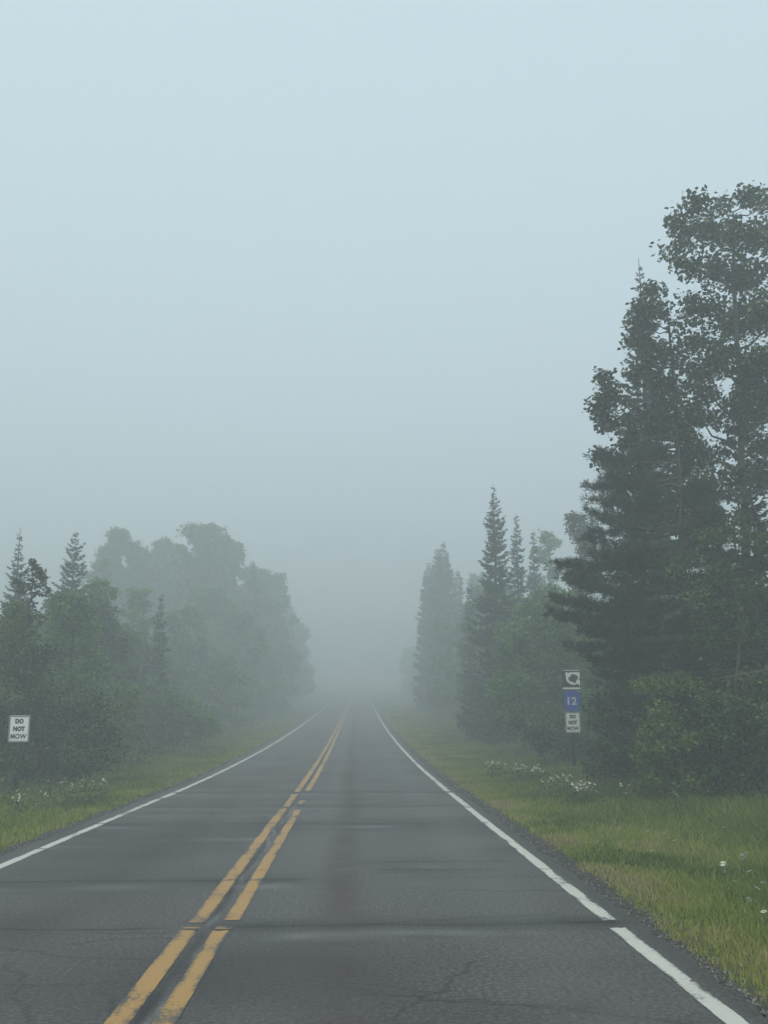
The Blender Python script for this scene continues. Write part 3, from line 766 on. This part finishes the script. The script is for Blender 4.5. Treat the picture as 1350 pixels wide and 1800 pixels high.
# ------------------------------------------------------------------ the forest rows behind and the rows fading down the road
rng = np.random.default_rng(99)
SP = [spruce(11, 1.9, 200 + i, narrow=.7, dens=1.25, spray=.36, wscale=.22) for i in range(3)]
BR = [bushy(auto_blobs(11, 2.7, 210 + i, .05, 34), .26, 1.0, 210 + i, r0=.13, mat='aspen', clump=.5) for i in range(3)]
BD = [bushy(auto_blobs(7.5, 2.6, 220 + i, .02, 30), .17, 1.0, 220 + i, r0=.1, mat='dark', clump=.42) for i in range(2)]
def put(kind, i, X, Y, H, label, group):
    label = {'s': 'spruce ', 'b': 'tall broadleaf ', 'd': 'low broadleaf '}[kind] + label
    base = {'s': 11, 'b': 11, 'd': 7.5}[kind]; ms = {'s': SP, 'b': BR, 'd': BD}[kind]; ms = ms[i % len(ms)]
    nm = {'s': 'spruce_tree', 'b': 'aspen_tree', 'd': 'alder_tree'}[kind]
    s = H / base; w = s ** .6 * rng.uniform(.9, 1.1)
    plant_tree(nm, ms, Vector((X, Y, float(ground_z(X, Y)))), label, 'tree', group, (w, w, s), rng.uniform(0, 6.28))
for i in range(16):
    Y = 22 + i * 3.1; X = 11.5 + rng.uniform(-.8, 2.0) + max(0, 3 - i) * .5
    put('sd'[i % 2] if i % 4 else 'b', i, X, Y, rng.uniform(5.0, 7.0), 'tree shaded and standing behind the front row in the right-hand forest', 'trees behind the front row on the right')
for i in range(16):
    Y = 25 + i * 3.4; X = -11.2 - rng.uniform(-.8, 2.0)
    put('sbd'[i % 3], i, X, Y, rng.uniform(4.6, 6.2) + .03 * i, 'tree shaded and standing behind the front row in the left-hand forest', 'trees behind the front row on the left')
for i in range(34):
    Y = 66 + i * 4.6; X = 9.2 + .012 * (Y - 66) + rng.uniform(-.4, 2.4) + road_x(Y)
    put('sbs'[i % 3], i, X, Y, rng.uniform(7.0, 10.0), 'tree fading into the fog along the right side far down the road', 'far trees along the right of the road')
for i in range(32):
    Y = 84 + i * 4.6; X = -10.4 - .012 * (Y - 84) - rng.uniform(-.4, 3.0) + road_x(Y)
    put('bbs'[i % 3], i, X, Y, rng.uniform(7.0, 10.0), 'tree fading into the fog along the left side far down the road', 'far trees along the left of the road')

# ------------------------------------------------------------------ undergrowth along the tree line
def undergrowth(sgn, n, seed):
    rng = np.random.default_rng(seed); acc = Acc()
    C, T, Lf = [], [], []
    for i in range(n):
        Y = math.exp(rng.uniform(math.log(13 if sgn > 0 else 17), math.log(110)))
        d = (5.2 if sgn > 0 else 4.0) + rng.uniform(-.55, 2.2) + (.7 * (float(noise(Y, 0, .35, seed)) - .5))
        if sgn > 0 and abs(Y - 30) < 3.5: d += .5
        X = (XR + d if sgn > 0 else XL - d) + float(road_x(Y))
        h = rng.uniform(.25, .85) * (1 + .25 * max(0, d - 5)); r = rng.uniform(.25, .55)
        k = int(85 * max(.45, 25 / max(Y, 25)))
        p = np.array([X, Y, float(ground_z(X, Y))]) + rng.normal(0, 1, (k, 3)) * (r * .5, r * .5, 0)
        p[:, 2] += rng.uniform(.05, 1, k) ** .8 * h
        C.append(p); T.append(np.clip(rng.normal(.42, .15) + rng.normal(0, .14, k), 0, 1)); Lf.append(np.full(k, max(.08, Y * .0032)))
    C = np.concatenate(C); T = np.concatenate(T); Lf = np.concatenate(Lf) * rng.uniform(.6, 1.3, len(C))
    d = rng.normal(size=C.shape); nn = rng.normal(0, .6, C.shape); nn[:, 2] += 1
    rhombs(acc, C, d, nn, Lf, Lf * .33, T)
    return acc
for sgn, n, sd, lb in ((1, 520, 300, 'low leafy undergrowth at the foot of the right-hand trees'), (-1, 460, 301, 'low leafy undergrowth at the foot of the left-hand trees')):
    tag(undergrowth(sgn, n, sd).build('undergrowth', M['dark']), lb, 'undergrowth', kind='stuff')

# ------------------------------------------------------------------ wild flowers on the verges
def flower_patch(px, py, wpx, n, label, seed, size=.03, hh=.50, group='clumps of white wild flowers on the verges'):
    if px < 300: size *= .85; n = max(2, int(n * .6))
    rng = np.random.default_rng(seed); X, Y = on_ground(px, py + 22)
    o = empty('flower_clump', (X, Y, float(ground_z(X, Y))), label, 'wild flowers', group)
    st = Acc(); bl = Acc(); lf = Acc()
    for i in range(n):
        x = rng.normal(0, wpx / F * Y * .30); y = rng.normal(0, .15)
        z = float(ground_z(X + x, Y + y)) - o.location.z; h = hh * rng.uniform(.75, 1.1)
        tx, ty = x + rng.normal(0, .03), y + rng.normal(0, .03)
        tube(st, np.array([(x, y, z - .02), ((x + tx) / 2, (y + ty) / 2, z + h * .5), (tx, ty, z + h)]), .003, .002, 3)
        k = 14; a = np.arange(k) * 2 * np.pi / k + rng.random()
        tilt = rng.normal(0, .45, 2)
        d = np.stack([np.cos(a), np.sin(a), np.cos(a) * tilt[0] + np.sin(a) * tilt[1] - .15], 1)
        c = np.tile((tx, ty, z + h), (k, 1)) + d * size * .12
        s_ = size * rng.uniform(.8, 1.25)
        rhombs(bl, c, d, np.tile((0, 0, 1.0), (k, 1)), s_, s_ * .17, rng.uniform(.3, 1, k))
        e = np.stack([np.cos(a[::2]), np.sin(a[::2]), 0 * a[::2]], 1) * size * .26 + (tx, ty, z + h + .003)
        m = len(e); v = np.concatenate([e, [(tx, ty, z + h + .010)]])
        bl.add(v, [(q, (q + 1) % m, m) for q in range(m)], .5, 1)
    m = n * 14
    p = rng.normal(0, 1, (m, 3)) * (wpx / F * Y * .45, .25, 0); p[:, 2] += rng.uniform(0, hh * .8, m)
    d = rng.normal(0, .6, (m, 3)); d[:, 2] += .5
    rhombs(lf, p, d, rng.normal(0, 1, (m, 3)), .09, .016, rng.random(m))
    for k in range(len(st.v)): lf.add(st.v[k], st.f[k] - sum(len(q) for q in st.v[:k]), st.t[k])
    bl.build('blossoms', [M['petal'], M['eye']], o); lf.build('foliage', M['stem'], o)
FL = [(870, 1352, 22, 18, 'small dense tuft of white flowers nearest the road, left of the sign post'),
      (918, 1360, 40, 30, 'wide bright patch of white flowers just left of the sign post'),
      (945, 1366, 24, 18, 'white flowers at the right end of the bright patch below the sign post'),
      (990, 1385, 50, 14, 'thin scatter of white flowers in a dark green plant below the sign post'),
      (1025, 1402, 44, 30, 'white flower patch lowest on the slope right of the sign post'),
      (1090, 1408, 30, 3, 'a few pale flowers right of the lowest white patch'),
      (30, 1422, 24, 16, 'bright white flower tuft nearest the left edge of the picture'),
      (152, 1396, 22, 16, 'white flower tuft in the middle of the left verge'),
      (178, 1397, 12, 7, 'small white flower tuft at the right end of the left verge flowers'),
      (108, 1388, 14, 7, 'pair of white flower heads above the other left verge tufts'),
      (84, 1396, 8, 3, 'single whitish bloom left of the middle of the left verge'),
      (86, 1370, 6, 3, 'topmost pale yellow-white bloom on the left verge under the thicket'),
      (78, 1414, 20, 6, 'dull white blooms between the left edge tuft and the middle tuft'),
      (120, 1414, 16, 5, 'dull white blooms below the middle tuft on the left verge')]
for i, (px, py, w, n, lb) in enumerate(FL): flower_patch(px, py, w, n, lb, 500 + i, .046 if i < 6 else .042)
SINGLE = [(1138, 1445, 'small daisy highest of the middle right verge daisies'), (1140, 1460, 'daisy at the left end of the middle right verge daisies'),
          (1170, 1465, 'daisy right of the leftmost pair on the right verge'), (1187, 1477, 'daisy lowest of the short diagonal row on the right verge'),
          (1176, 1473, 'faint daisy in the middle of the short diagonal row'), (1148, 1495, 'lone bright daisy below the short diagonal row'),
          (1274, 1454, 'bright lone daisy close under the dark bush on the right'), (1307, 1506, 'largest bright daisy near the right edge'),
          (1273, 1518, 'flat daisy left of the largest one'), (1276, 1532, 'dull daisy just below the flat one'), (1315, 1499, 'dull daisy just above the largest one'),
          (1343, 1551, 'daisy touching the right edge of the picture, upper one'), (1334, 1561, 'daisy left of the upper edge daisy'),
          (1319, 1581, 'bright wide daisy near the right edge, low on the slope'), (1345, 1602, 'daisy touching the right edge of the picture, lowest one'),
          (1294, 1549, 'faint daisy left of the two edge daisies'), (1320, 1531, 'faint daisy halfway between the largest and the edge daisy')]
for i, (px, py, lb) in enumerate(SINGLE):
    rng = np.random.default_rng(700 + i)
    X, Y = on_ground(px, py + 38)
    h = (at(px, py, Y).z - float(ground_z(X, Y)))
    size = .030 * (.7 if ('faint' in lb or 'dull' in lb or 'small' in lb) else 1) * (1.45 if 'largest' in lb else 1)
    o = empty('daisy', (X, Y, float(ground_z(X, Y))), lb, 'daisy', 'single daisies on the right verge')
    st = Acc(); tube(st, np.array([(0, 0, -.02), (.01, 0, h * .5), (0, 0, h)]), .003, .002, 4)
    bl = Acc(); k = 16; a = np.arange(k) * 2 * np.pi / k; tl = rng.normal(0, .4, 2) + (0, -.3)
    d = np.stack([np.cos(a), np.sin(a), np.cos(a) * tl[0] + np.sin(a) * tl[1]], 1)
    rhombs(bl, np.tile((0, 0, h), (k, 1)) + d * size * .15, d, np.tile((0, 0, 1.), (k, 1)), size, size * .19, .7)
    e = d[::2] * size * .28 + (0, 0, h + .003); m = len(e)
    ey = Acc(); ey.add(np.concatenate([e, [(0, 0, h + .010)]]), [(q, (q + 1) % m, m) for q in range(m)])
    bl.build('petals', M['petal'], o); ey.build('flower_centre', M['eye'], o); st.build('stem', M['stem'], o)

# ------------------------------------------------------------------ signs
M['white'] = flat_mat('white_reflective_sheet', (.78, .83, .79), .45, 0, .06, 12)
M['black'] = flat_mat('black_sign_print', (.012, .014, .014), .5)
M['blue'] = flat_mat('blue_reflective_sheet', (.006, .055, .36), .4, 0, .08, 10)
M['digit'] = flat_mat('pale_digit_sheet', (.50, .55, .60), .45)
M['alu'] = flat_mat('sign_aluminium', (.30, .32, .32), .5, .3, .12, 15)
M['post'] = flat_mat('dark_green_post', (.010, .022, .016), .6, .1, .2, 12)
M['grey'] = flat_mat('grey_sign_border', (.16, .18, .18), .5)

def plate(acc, pts, y0, y1, mi=0):
    """a flat plate in the xz plane with thickness from y0 (front) to y1"""
    n = len(pts)
    v = [(x, y0, z) for x, z in pts] + [(x, y1, z) for x, z in pts]
    acc.add(v, [tuple(range(n))], .5, mi); acc.add(v, [tuple(range(n, 2 * n))[::-1]], .5, mi)
    acc.add(v, [(i, i + n, (i + 1) % n + n, (i + 1) % n) for i in range(n)], .5, mi)

def rrect(w, h, r=.03, k=5, cx=0, cz=0):
    out = []
    for (sx, sz, a0) in ((1, 1, 0), (-1, 1, 90), (-1, -1, 180), (1, -1, 270)):
        for i in range(k + 1):
            a = R(a0 + 90 * i / k)
            out.append((cx + sx * (w / 2 - r) + r * math.cos(a), cz + sz * (h / 2 - r) + r * math.sin(a)))
    return out

def ring_plate(acc, w, h, t, r, y0, y1):
    o_ = rrect(w, h, r); i_ = rrect(w - 2 * t, h - 2 * t, max(.004, r - t)); n = len(o_)
    v = [(x, y0, z) for x, z in o_] + [(x, y0, z) for x, z in i_] + [(x, y1, z) for x, z in o_] + [(x, y1, z) for x, z in i_]
    f = []
    for k in range(n):
        j = (k + 1) % n
        f += [(k, j, n + j, n + k), (k, 2*n + k, 2*n + j, j), (n + k, n + j, 3*n + j, 3*n + k)]
    acc.add(v, f)

def text_mesh(s, size, width, height, mat, bold=.02, name='lettering'):
    cu = bpy.data.curves.new('t', 'FONT'); cu.body = s; cu.align_x = 'CENTER'; cu.align_y = 'CENTER'
    cu.size = size; cu.offset = bold; cu.extrude = .0015; cu.space_character = 1.08
    o = bpy.data.objects.new('t', cu); COL.objects.link(o)
    dg = bpy.context.evaluated_depsgraph_get(); dg.update()
    me = bpy.data.meshes.new_from_object(o.evaluated_get(dg)); me.name = name
    bpy.data.objects.remove(o); bpy.data.curves.remove(cu)
    co = np.zeros(len(me.vertices) * 3, np.float32); me.vertices.foreach_get('co', co); co = co.reshape(-1, 3)
    lo, hi = co.min(0), co.max(0)
    co[:, 0] = (co[:, 0] - (lo[0] + hi[0]) / 2) * width / (hi[0] - lo[0]); co[:, 1] = (co[:, 1] - (lo[1] + hi[1]) / 2) * height / (hi[1] - lo[1])
    co = np.stack([co[:, 0], -co[:, 2], co[:, 1]], 1)
    me.vertices.foreach_set('co', co.astype(np.float32).ravel()); me.materials.clear(); me.materials.append(mat); me.update()
    return me

def mow_panel(parent, zc, w, h, yf, border):
    p = Acc(); plate(p, rrect(w, h, .03), yf, yf + .004)
    pan = p.build('sign_panel', [M['white']], parent); pan.location = (0, 0, zc)
    pan['label'] = 'white panel reading DO NOT MOW'
    b = Acc(); ring_plate(b, w + .004, h + .004, .026, .032, yf - .0035, yf + .003)
    bo = b.build('border', M['alu'], pan)
    b = Acc(); ring_plate(b, w - .052, h - .052, .009, .02, yf - .0025, yf - .0005)
    b.build('border', M[border], pan)
    ls = h * .19
    for k, (word, ww) in enumerate((('DO', .40), ('NOT', .56), ('MOW', .76))):
        me = text_mesh(word, .2, w * ww, ls, M['black'], .008 if word == 'MOW' else .016)
        o = link('lettering', me, pan); o.location = (0, yf - .004, h * (.285 - .285 * k))
    return pan

def u_post(parent, z0, z1, mat='post'):
    a = Acc()
    box(a, -.036, .036, 0, .004, z0, z1); box(a, -.040, -.036, -.002, .03, z0, z1); box(a, .036, .040, -.002, .03, z0, z1)
    box(a, -.056, -.040, .026, .030, z0, z1); box(a, .040, .056, .026, .030, z0, z1)
    a.build('post', M[mat], parent)

SY = 30.5
px_m = F / SY
X = at(1008, 1300, SY).x; gz = float(ground_z(X, SY))
o = empty('road_sign', (X, SY, gz), 'three stacked road sign panels on one green post on the right verge', 'road sign', None, R(-1))
zt = lambda py: at(1008, py, SY).z - gz
u_post(o, -.3, zt(1174))
# top: square black panel with the light picture of a landscape and an animal
w = .585; h = .61; zc = zt(1194.5)
a = Acc(); plate(a, rrect(w, h, .03), -.012, -.008); p1 = a.build('sign_panel', [M['black']], o); p1.location = (0, 0, zc); p1['label'] = 'black square panel with a white animal picture'
a = Acc(); ring_plate(a, w + .004, h + .004, .014, .03, -.0155, -.006); a.build('border', M['grey'], p1)
def sp(u, v): return ((u - .5) * w, (.5 - v) * h)
a = Acc()
plate(a, [sp(.20,.17), sp(.28,.15), sp(.34,.20), sp(.44,.155), sp(.70,.15), sp(.93,.15), sp(.93,.43), sp(.86,.49), sp(.93,.55), sp(.93,.86), sp(.90,.76), sp(.78,.70), sp(.60,.76), sp(.44,.72), sp(.30,.62), sp(.23,.50), sp(.22,.30)][::-1], -.0145, -.0125)
a.build('emblem', [M['white']], p1)
a = Acc()   # dark animal over the light field: humped back, head low to the left, legs
plate(a, [sp(.34,.43), sp(.40,.36), sp(.50,.37), sp(.44,.30), sp(.52,.245), sp(.66,.25), sp(.76,.30), sp(.84,.36), sp(.86,.42), sp(.80,.45), sp(.78,.52), sp(.74,.56), sp(.71,.66), sp(.62,.67), sp(.56,.61), sp(.50,.60), sp(.44,.62), sp(.40,.56), sp(.36,.50)][::-1], -.0175, -.0155)
a.build('emblem', [M['black']], p1)
a = Acc(); plate(a, [sp(.05,.88), sp(.95,.88), sp(.95,.955), sp(.05,.955)][::-1], -.0145, -.0125); a.build('caption_strip', [M['white']], p1); a = Acc()
plate(a, [sp(.06,.045), sp(.94,.045), sp(.94,.075), sp(.06,.075)][::-1], -.0145, -.0125); a.build('caption_strip', [M['white']], p1)
# blue county pentagon
hb = .61; wb = .53; zc = zt(1231.5)
a = Acc()
def pent(s):
    out = []
    P5 = [(0, .5), (-.5, .36), (-.40, -.5), (.40, -.5), (.5, .36)]
    n = 5
    for i in range(n):
        p, c, q = np.array(P5[i-1]), np.array(P5[i]), np.array(P5[(i+1) % n])
        e1 = (p - c) / np.linalg.norm(p - c); e2 = (q - c) / np.linalg.norm(q - c); r = .07
        for t in (0, .33, .66, 1):
            a_ = c + e1 * r * (1 - t) ** 2 + e2 * r * t ** 2
            out.append((a_[0] * wb * s, a_[1] * hb * s))
    return out[::-1]
plate(a, pent(1), -.012, -.008); p2 = a.build('sign_panel', [M['blue']], o); p2.location = (0, 0, zc); p2['label'] = 'blue five-sided county route panel numbered 12'
d = text_mesh('12', .3, .27, .235, M['digit'], .012); d_ = link('route_number', d, p2); d_.location = (0, -.0145, -.01)
mow_panel(o, zt(1270), .45, .60, -.012, 'grey')

LY = 24.3
X = at(32.5, 1300, LY).x; gz = float(ground_z(X, LY))
o = empty('road_sign', (X, LY, gz), 'lone white panel reading DO NOT MOW in front of the dark left thicket', 'road sign', None, R(1))
zl = at(32.5, 1281, LY).z - gz
u_post(o, -.3, zl + .25)
mow_panel(o, zl, .475, .60, -.012, 'grey')

# ------------------------------------------------------------------ haze: the foggy air itself
hz = Acc(); box(hz, -330, 330, -70, 620, -2.5, 36)
m, t, out = new_mat('foggy_air')
v = t.nodes.new('ShaderNodeVolumePrincipled')
v.inputs['Color'].default_value = (.835, .895, .905, 1)
v.inputs['Density'].default_value = .0119
v.inputs['Anisotropy'].default_value = .2
t.links.new(v.outputs[0], out.inputs['Volume'])
tag(hz.build('haze', m), 'pale even fog filling the air over the road', 'fog', kind='stuff')
